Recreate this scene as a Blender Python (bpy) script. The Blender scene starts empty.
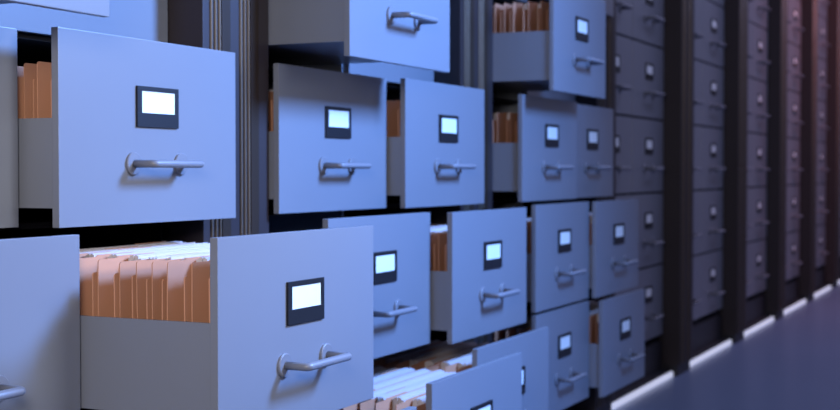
import bpy, bmesh, math, random
from mathutils import Vector, Matrix
random.seed(7)
C = bpy.context.scene.collection
PI = math.pi

# ------------------------------------------------------------------ metrics
PITCH, FH, FW, FT = 0.32, 0.3111, 0.4949, 0.0135   # row pitch, drawer front height / width / thickness
COL, BAY, X0 = 0.4991, 1.2321, 2.3363              # column pitch, cabinet pitch, left side of second cabinet
FLOOR = -1.14                                      # floor below the top edge of the eye-level row
ROWS = list(range(-5, 3))                          # -5 = top row ... 2 = bottom row
NB = 10                                            # cabinets along the aisle
TOP = 5 * PITCH + 0.02
OFF = -FLOOR                                       # lifts everything so the floor lies at z = 0

# ------------------------------------------------------------------ materials
def mat(name, col, rough=0.5, metal=0.0, spec=0.5, noise=None, coat=0.0, emit=None):
    m = bpy.data.materials.new(name); m.use_nodes = True
    nt = m.node_tree; b = nt.nodes['Principled BSDF']
    b.inputs['Base Color'].default_value = (*col, 1)
    b.inputs['Roughness'].default_value = rough
    b.inputs['Metallic'].default_value = metal
    b.inputs['Specular IOR Level'].default_value = spec
    b.inputs['Coat Weight'].default_value = coat
    b.inputs['Coat Roughness'].default_value = 0.12
    if emit:
        b.inputs['Emission Color'].default_value = (*emit[0], 1)
        b.inputs['Emission Strength'].default_value = emit[1]
    if noise:
        sc, amt, stretch = noise
        tc = nt.nodes.new('ShaderNodeTexCoord'); mp = nt.nodes.new('ShaderNodeMapping')
        mp.inputs['Scale'].default_value = stretch
        n = nt.nodes.new('ShaderNodeTexNoise'); n.inputs['Scale'].default_value = sc; n.inputs['Detail'].default_value = 4
        r = nt.nodes.new('ShaderNodeMapRange')
        r.inputs['To Min'].default_value = 1 - amt; r.inputs['To Max'].default_value = 1 + amt
        mx = nt.nodes.new('ShaderNodeMix'); mx.data_type = 'RGBA'; mx.blend_type = 'MULTIPLY'
        mx.inputs[0].default_value = 1
        mx.inputs[6].default_value = (*col, 1)
        nt.links.new(tc.outputs['Object'], mp.inputs['Vector']); nt.links.new(mp.outputs['Vector'], n.inputs['Vector'])
        nt.links.new(n.outputs['Fac'], r.inputs['Value']); nt.links.new(r.outputs['Result'], mx.inputs[7])
        nt.links.new(mx.outputs[2], b.inputs['Base Color'])
    return m

M = {
 'paint':  mat('cabinet_paint', (0.150, 0.160, 0.185), 0.34, 0, 0.5, (3.0, 0.05, (1, 1, 1))),
 'handle': mat('handle_metal', (0.14, 0.145, 0.165), 0.42, 0.0, 0.4),
 'inside': mat('cabinet_inside_shade', (0.010, 0.009, 0.010), 0.8, 0, 0.1),  # near black: the deep shade of the interiors is put into the colour
 'holder': mat('label_holder', (0.007, 0.007, 0.009), 0.5, 0, 0.25),
 'card':   mat('label_card', (0.62, 0.66, 0.66), 0.6, 0, 0.3),
 'tan':    mat('manila_card', (0.41, 0.195, 0.110), 0.75, 0, 0.2, (14.0, 0.06, (1, 1, 1))),
 'tan2':   mat('manila_card_light', (0.46, 0.222, 0.127), 0.75, 0, 0.2, (14.0, 0.06, (1, 1, 1))),
 'paper':  mat('paper', (0.46, 0.42, 0.42), 0.8, 0, 0.2, (60.0, 0.06, (0.2, 6, 0.2))),
 'post':   mat('post_dark', (0.024, 0.0175, 0.019), 0.5, 0, 0.3, (5.0, 0.15, (1, 1, 0.05))),
 'brown':  mat('post_bronze', (0.025, 0.016, 0.011), 0.5, 0, 0.15, (30.0, 0.2, (1, 1, 0.02))),
 'rod':    mat('bright_rod', (0.13, 0.10, 0.072), 0.45, 0, 0.3),
 'plinth': mat('plinth_black', (0.016, 0.015, 0.018), 0.5, 0, 0.3),
 'strip':  mat('light_strip', (0.6, 0.62, 0.66), 0.4, 0, 0.4, emit=((0.70, 0.74, 0.95), 0.62)),
 'floor':  mat('floor_blue', (0.155, 0.205, 0.31), 0.28, 0, 0.5, (1.2, 0.10, (1, 1, 1))),
}

# ------------------------------------------------------------------ mesh helpers
def bx(bm, a, b, rot=None):
    x0, y0, z0 = a; x1, y1, z1 = b
    vs = [bm.verts.new((x, y, z)) for x in (x0, x1) for y in (y0, y1) for z in (z0, z1)]
    for f in ((0,1,3,2),(4,6,7,5),(0,4,5,1),(2,3,7,6),(0,2,6,4),(1,5,7,3)):
        bm.faces.new([vs[i] for i in f])
    return vs

def tube(bm, pts, r, n=14, flat=1.0):
    """sweep a circle along pts (mitred corners), capped"""
    pts = [Vector(p) for p in pts]; rings = []
    for i, p in enumerate(pts):
        d0 = (p - pts[i-1]).normalized() if i else (pts[1] - p).normalized()
        d1 = (pts[i+1] - p).normalized() if i < len(pts)-1 else d0
        t = (d0 + d1).normalized()
        up = Vector((0,0,1)) if abs(t.z) < .9 else Vector((1,0,0))
        s = t.cross(up).normalized(); u = s.cross(t).normalized()
        k = 1 / max(.5, math.cos(d0.angle(d1) / 2) if d0.angle(d1) > 1e-4 else 1)
        rings.append([bm.verts.new(p + s*math.cos(2*PI*j/n)*r*k + u*math.sin(2*PI*j/n)*r*flat) for j in range(n)])
    for a, b in zip(rings, rings[1:]):
        for j in range(n):
            f = bm.faces.new((a[j], a[(j+1)%n], b[(j+1)%n], b[j])); f.smooth = True
    bm.faces.new(rings[0][::-1]); bm.faces.new(rings[-1])

def mesh(name, bm, m, bevel=0.0):
    if bevel:
        bmesh.ops.bevel(bm, geom=[e for e in bm.edges], offset=bevel, segments=2, profile=.7, affect='EDGES')
    bmesh.ops.recalc_face_normals(bm, faces=bm.faces)
    me = bpy.data.meshes.new(name); bm.to_mesh(me); bm.free()
    me.materials.append(M[m] if isinstance(m, str) else m)
    return me

def link(name, me, parent=None, loc=(0,0,0)):
    o = bpy.data.objects.new(name, me); C.objects.link(o)
    o.parent = parent; o.location = loc
    return o

def tag(o, label, cat, group=None):
    o['label'] = label; o['category'] = cat
    if group: o['group'] = group
    return o

def empty(name, loc):
    o = bpy.data.objects.new(name, None); C.objects.link(o); o.location = loc; o.empty_display_size = .1
    return o

# ------------------------------------------------------------------ drawer meshes (origin: top left corner of the front, y = 0 on its face)
bm = bmesh.new(); bx(bm, (0, 0, -FH), (FW, FT, 0))
FRONT = mesh('front_panel', bm, 'paint', 0.0014)

BT, BB, BI, BD = -0.140, -0.281, 0.005, 0.56
def box_mesh(top, BB):
    bm = bmesh.new()
    bx(bm, (BI, FT, BB), (BI+.007, BD, top)); bx(bm, (FW-BI-.007, FT, BB), (FW-BI, BD, top))
    bx(bm, (BI+.007, FT, BB), (FW-BI-.007, BD-.007, BB+.006)); bx(bm, (BI+.007, BD-.007, BB), (FW-BI-.007, BD, top))
    return mesh('drawer_box', bm, 'paint', 0.0006)
BOX = box_mesh(BT, BB); DEEP_BOX = box_mesh(-.126, BB+.012)

bm = bmesh.new()                                   # dark holder: a frame with a window above a plain lower band
hx0, hx1, hz0, hz1 = 0.1925, 0.3085, -0.1485, -0.0793
cx0, cx1, cz0, cz1 = 0.2050, 0.2995, -0.1243, -0.0872
bx(bm, (hx0, -.004, hz0), (hx1, 0, cz0)); bx(bm, (hx0, -.004, cz1), (hx1, 0, hz1))
bx(bm, (hx0, -.004, cz0), (cx0, 0, cz1)); bx(bm, (cx1, -.004, cz0), (hx1, 0, cz1))
HOLDER = mesh('label_holder', bm, 'holder', 0.0005)
bm = bmesh.new(); bx(bm, (cx0, -.0022, cz0), (cx1, 0, cz1))
CARD = mesh('label_card', bm, 'card')

bm = bmesh.new(); ha, hb, hz, ho = 0.1835, 0.3175, -0.2105, -0.045
for hx in (ha, hb):
    n = 28
    prof = [(0.0195, 0.0), (0.0195, -.0035), (0.0180, -.005), (0.0065, -.0055)]
    rings = [[bm.verts.new((hx + r*math.cos(2*PI*j/n), y, hz + r*math.sin(2*PI*j/n))) for j in range(n)] for r, y in prof]
    for a, b in zip(rings, rings[1:]):
        for j in range(n): bm.faces.new((a[j], a[(j+1)%n], b[(j+1)%n], b[j]))
    bm.faces.new(rings[-1])
f = 0.006
pts = [(ha, -.004, hz), (ha, ho+f, hz)]
for k in range(1, 5): t = k/5*PI/2; pts.append((ha+f-f*math.cos(t), ho+f-f*math.sin(t), hz))
pts += [(ha+f, ho, hz), (hb-f, ho, hz)]
for k in range(1, 5): t = k/5*PI/2; pts.append((hb-f+f*math.sin(t), ho+f-f*math.cos(t), hz))
pts += [(hb, ho+f, hz), (hb, -.004, hz)]
tube(bm, pts, 0.0074, 16, 0.9)
HANDLE = mesh('handle', bm, 'handle')

# ------------------------------------------------------------------ cabinet body
def body_mesh():
    bm = bmesh.new(); W = 2*COL; yb = .60
    bx(bm, (.0, .016, FLOOR+.17), (.003, yb, TOP)); bx(bm, (W-.0075, .016, FLOOR+.17), (W-.0045, yb, TOP))
    bx(bm, (0, yb, FLOOR+.17), (W-.0045, yb+.01, TOP))
    bx(bm, (0, .001, 5*PITCH+.006), (W-.0045, yb, TOP))
    bx(bm, (0, .016, FLOOR+.155), (W-.0045, yb, FLOOR+.17))
    for r in ROWS[1:]:
        z = -r*PITCH + (PITCH-FH)/2
        bx(bm, (.003, .019, z-.005), (W-.0075, yb, z+.005))
    return mesh('cabinet_body', bm, 'inside')
BODY = body_mesh()
bm = bmesh.new(); bx(bm, (FW-.002, .0165, FLOOR+.17), (COL+.002, .60, 5*PITCH)); STILE = mesh('divider', bm, 'paint')
bm = bmesh.new(); bx(bm, (0, -.038, FLOOR), (2*COL-.0045, .60, FLOOR+.028)); bx(bm, (0, .004, FLOOR+.028), (2*COL-.0045, .60, FLOOR+.155))
PLINTH = mesh('plinth', bm, 'plinth')

# how far each drawer stands open: (cabinet, column, row)
OPEN = {(1,0,-1):.257,(1,0,0):.077,(1,0,1):.197,(1,1,0):.154,(1,1,1):.446,(1,1,2):.532,(1,0,2):.02,
 (2,0,-1):.270,(2,0,0):.104,(2,1,0):.152,(2,0,1):.220,(2,1,1):.275,(2,0,2):.452,(2,1,2):.339,
 (3,0,-1):.267,(3,0,0):.172,(3,1,0):.142,(3,0,1):.214,(3,1,1):.236,(3,0,2):.215,(3,1,2):.260,(3,1,-2):.142}
CABS = {
 1:'nearest filing cabinet at left, its eye-catching drawer of tan folders pulled far out',
 2:'second filing cabinet from left, pale blue drawers pulled out at many depths, between two posts',
 3:'third filing cabinet from left, with tan folders showing high up, last one with open drawers',
 4:'shut filing cabinet right behind the open drawers, widest of the closed ones',
 5:'blue-grey filing cabinet standing second among the fully shut ones',
 6:'blurred filing cabinet standing third among the fully shut ones',
 7:'blurred filing cabinet standing fourth among the fully shut ones',
 8:'narrow blurred filing cabinet standing fifth among the shut ones, near right edge',
 9:'sliver of filing cabinet at the right edge, farthest in view',
 10:'filing cabinet just beyond the right edge, last down the aisle'}
def bay_x(b): return X0 + (b-2)*BAY
for b in range(1, NB+1):
    cab = empty('filing_cabinet', (bay_x(b), 0, OFF))
    tag(cab, CABS[b], 'filing cabinet', 'filing cabinets in one row along the aisle')
    link('body', BODY, cab); link('divider', STILE, cab); link('plinth', PLINTH, cab)
    for c in (0, 1):
        for r in ROWS:
            d = OPEN.get((b, c, r), 0)
            w = link('drawer', DEEP_BOX if (b, c, r) == (1, 1, 1) else BOX, cab, (c*COL, -d, -r*PITCH))
            for nm, me in (('front_panel', FRONT), ('handle', HANDLE), ('label_holder', HOLDER), ('label_card', CARD)):
                link(nm, me, w)

# ------------------------------------------------------------------ posts between the cabinets, light strips at the foot
gap = BAY - 2*COL
bm = bmesh.new(); bx(bm, (-.003, -.080, FLOOR+.05), (gap-.001, .0, TOP)); bx(bm, (.008, 0, FLOOR+.05), (gap-.012, .6, TOP))
POST = mesh('post', bm, 'post', 0.0015)
ROD = []; BAND = []
bm = bmesh.new(); tube(bm, [(.0033, -.0015, FLOOR+.06), (.0033, -.0015, TOP-.01)], .0030, 12); RODM = mesh('rod', bm, 'rod')
bm = bmesh.new(); bx(bm, (0, -.004, FLOOR+.06), (.029, .0, TOP-.01)); BANDM = mesh('band', bm, 'brown', 0.0012)
bm = bmesh.new(); bx(bm, (-.003, -.068, FLOOR), (gap-.001, .1, FLOOR+.05)); FOOT = mesh('foot', bm, 'plinth', 0.003)
POSTS = {1:'dark post with bright vertical rods between first and second cabinets',
 2:'dark post with blurred rods standing between second and third cabinets',
 3:'dark post mostly hidden behind open drawers of the third cabinet',
 4:'black post at right of the widest shut cabinet, its foot on the blue floor',
 5:'black post between the first and second narrower shut cabinets, fifth from left',
 6:'black post sixth from left along the row', 7:'black post seventh from left along the row',
 8:'black post eighth from left, nearest the right edge', 9:'black post beyond the right edge of the view',
 10:'black post closing the far end of the row'}
for b in range(1, NB+1):
    p = empty('post', (bay_x(b) + 2*COL, 0, OFF))
    tag(p, POSTS[b], 'post', 'posts between the filing cabinets')
    link('shaft', POST, p); link('foot', FOOT, p)
    for o in (.0190, .0335, .0475, .1225, .1365, .1505): link('rod', RODM, p, (o, -.080, 0))
    for o in (.0570, .1600): link('band', BANDM, p, (o, -.080, 0))
bm = bmesh.new(); bx(bm, (.002, -.050, FLOOR), (2*COL-.006, -.0385, FLOOR+.022)); STRIP = mesh('light_strip', bm, 'strip', 0.002)
ORD = ['first','second','third','fourth','fifth','sixth','seventh','eighth','ninth','tenth','eleventh']
for b in range(3, NB+1):
    s = link('light_strip', STRIP, None, (bay_x(b), 0, OFF))
    lab = {3:'hidden white light strip under the third cabinet with open drawers', 4:'longest white light strip on the floor, under the widest shut cabinet'}.get(b,
          'white light strip on the blue floor under the %s cabinet from left' % ORD[b-1])
    tag(s, lab, 'light strip', 'light strips at the foot of the cabinets')

# ------------------------------------------------------------------ folders
IW = FW - 2*BI - .022
def sheet(bm, y, z1, lean, tabx=None, t=.0016, x0=0.0, x1=None, bow=0.0):
    """thin card standing on z=0, top at z1 with rounded upper corners, leaning by `lean` in y, optional tab"""
    x1 = IW if x1 is None else x1; R = .005
    out = [(x0, 0), (x1, 0), (x1, z1-R)]
    for k in range(1, 4): a = k/4*PI/2; out.append((x1-R+R*math.cos(a), z1-R+R*math.sin(a)))
    out.append((x1-R, z1))
    if tabx:
        a, b_, h = tabx
        out += [(b_+.006, z1), (b_, z1+h), (a, z1+h), (a-.006, z1)]
    out.append((x0+R, z1))
    for k in range(1, 4): a = k/4*PI/2; out.append((x0+R-R*math.sin(a), z1-R+R*math.cos(a)))
    out.append((x0, z1-R))
    def yy(z): return y + lean*(z/z1) + bow*math.sin(PI*min(1, z/z1))
    A = [bm.verts.new((x, yy(z), z)) for x, z in out]; B = [bm.verts.new((x, yy(z)+t, z)) for x, z in out]
    bm.faces.new(A); bm.faces.new(B[::-1])
    n = len(out)
    for i in range(n): bm.faces.new((A[i], B[i], B[(i+1)%n], A[(i+1)%n]))

def folder_meshes(k):
    rnd = random.Random(40+k)
    th = (.033, .018, .029, .024)[k]; lean = (.000, .002, .000, .002)[k]
    hb_, hf =   .223+rnd.uniform(-.003, .003), .199+rnd.uniform(-.004, .004)
    bm = bmesh.new()
    tx = (.05, .20, .33, .12)[k]
    sheet(bm, th, hb_, lean, (tx, tx+.09, .003))
    sheet(bm, 0, hf, lean + (.002, -.001, .001, 0)[k], t=.0022)
    bx(bm, (.002, .0015, 0), (IW-.002, th+.001, .0015))
    cov = mesh('folder_cover', bm, 'tan' if k % 2 else 'tan2')
    bm = bmesh.new(); n = 6
    for i in range(n):
        y0 = .004 + (th-.006)*i/n; y1 = y0 + (th-.006)/n*.97
        z1 = hb_ + rnd.uniform(-.002, .004); a = .07 + rnd.uniform(-.004, .004)
        vs = bx(bm, (a, y0, .002), (IW-.012+rnd.uniform(-.008, .004), y1, z1))
        for v in vs:
            v.co.y += lean * v.co.z / hb_
    pap = mesh('papers', bm, 'paper')
    return cov, pap, th
FOLD = [folder_meshes(k) for k in range(4)]
# drawer, how many folders, words for the drawer
SETS = [
 ((1,1,1), 11, "the wide-open drawer at lower left"),
 ((1,1,0), 6, 'the big drawer at upper left'),
 ((2,0,0), 4, "the open drawer right of first post"),
 ((2,1,0), 5, "the open drawer left of second post"),
 ((2,1,1), 8, "the centre drawer in second row"),
 ((2,0,2), 12, 'the low open drawer at bottom centre'),
 ((2,1,2), 9, "the low drawer behind bottom centre one"),
 ((3,0,-1), 8, "the high drawer right of second post"),
 ((3,0,0), 5, "the eye-level drawer right of second post"),
 ((3,0,1), 6, "the third cabinet's left second-row drawer"),
 ((3,1,1), 6, "the third cabinet's right second-row drawer"),
 ((3,0,2), 6, "the third cabinet's bottom left drawer"),
 ((3,1,2), 7, "the third cabinet's bottom right drawer"),
]
ORD += ['twelfth', 'thirteenth']
for (b, c, r), n, words in SETS:
    d = OPEN[(b, c, r)]; rnd = random.Random(b*100+c*10+r+5)
    x = bay_x(b) + c*COL + BI + .011; z = OFF - r*PITCH + BB + .0072 + (.012 if (b, c, r) == (1, 1, 1) else 0)
    y = -d + FT + .010
    for i in range(n):
        k = rnd.choice((0, 1, 2, 3, 1, 0))
        cov, pap, th = FOLD[k]
        fo = link('file_folder', cov, None, (x + rnd.uniform(-.002, .002), y, z))
        link('papers', pap, fo)
        tilt = rnd.uniform(-.008, .008); fo.rotation_euler = (tilt, 0, rnd.uniform(-.003, .003))
        y += th + .0075 + rnd.uniform(.0, .005)
        tag(fo, 'tan paper folder, %s from the front in %s' % (ORD[i], words), 'folder', 'tan folders in ' + words)

# ------------------------------------------------------------------ floor
bm = bmesh.new(); bx(bm, (-4, -6, -.05), (24, 3, 0)); fl = link('floor', mesh('floor', bm, 'floor')); fl['kind'] = 'structure'
bm = bmesh.new(); bx(bm, (-4, .70, 0), (24, .85, 3.4)); wl = link('wall_back', mesh('wall_back', bm, 'inside')); wl['kind'] = 'structure'

# ------------------------------------------------------------------ lights
def area(name, loc, to, size, power, col, sy=None, spread=PI):
    l = bpy.data.lights.new(name, 'AREA'); l.energy = power; l.color = col; l.size = size
    if sy: l.shape = 'RECTANGLE'; l.size_y = sy
    l.spread = spread
    o = bpy.data.objects.new(name, l); C.objects.link(o); o.location = loc
    o.rotation_euler = (Vector(to)-Vector(loc)).to_track_quat('-Z', 'Y').to_euler()
    return o
LAMPS = [  # name, place, aim, size, power, colour, other side
 ('key_lamp', (3.1, -2.0, 2.2), (2.0, 0, .8), .50, 128, (.19, .395, 1.0), None, 2.1),
 ('near_fill', (2.0, -1.9, 1.5), (1.65, 0, .72), .4, 2.7, (.9, .92, 1.0), None, 1.1),  # unseen fill, added to brighten the nearest drawer fronts
 ('left_lamp', (-.1, -1.32, 1.40), (1.9, 0, 1.0), .5, 39, (1.0, .94, .93), None, PI),
 ('aisle_fill', (8.5, -1.7, 3.4), (8.5, -.5, 0), 8, 100, (.52, .56, 1.0), 1.0, PI),  # unseen overhead fill, added as dim ambience for far fronts and floor
 ('haze_glow_fill', (9.0, -1.3, 3.5), (10.5, 0, 2.0), .8, 48, (1.0, .25, .17), None, PI),  # unseen light added in place of the warm hazy glow, top right
]
WORLD = (.11, .11, .19, 1)
for l_ in LAMPS: area(*l_)
w = bpy.data.worlds.new('world'); bpy.context.scene.world = w; w.use_nodes = True
w.node_tree.nodes['Background'].inputs['Color'].default_value = (*WORLD[:3], 1)
w.node_tree.nodes['Background'].inputs['Strength'].default_value = WORLD[3]

# ------------------------------------------------------------------ camera
cam = bpy.data.cameras.new('camera'); co = bpy.data.objects.new('camera', cam); C.objects.link(co)
cam.sensor_width = 36; cam.lens = 1315.8/840*36
co.location = (0, -1.5273, -.2238 + OFF); co.rotation_euler = (PI/2 - .0253, 0, -1.1303)
cam.dof.use_dof = True; cam.dof.focus_distance = 1.95; cam.dof.aperture_fstop = 5.6
cam.clip_start = .02
sc = bpy.context.scene; sc.camera = co
sc.view_settings.view_transform = 'Standard'; sc.view_settings.look = 'None'
sc.view_settings.exposure = 0; sc.view_settings.gamma = 1
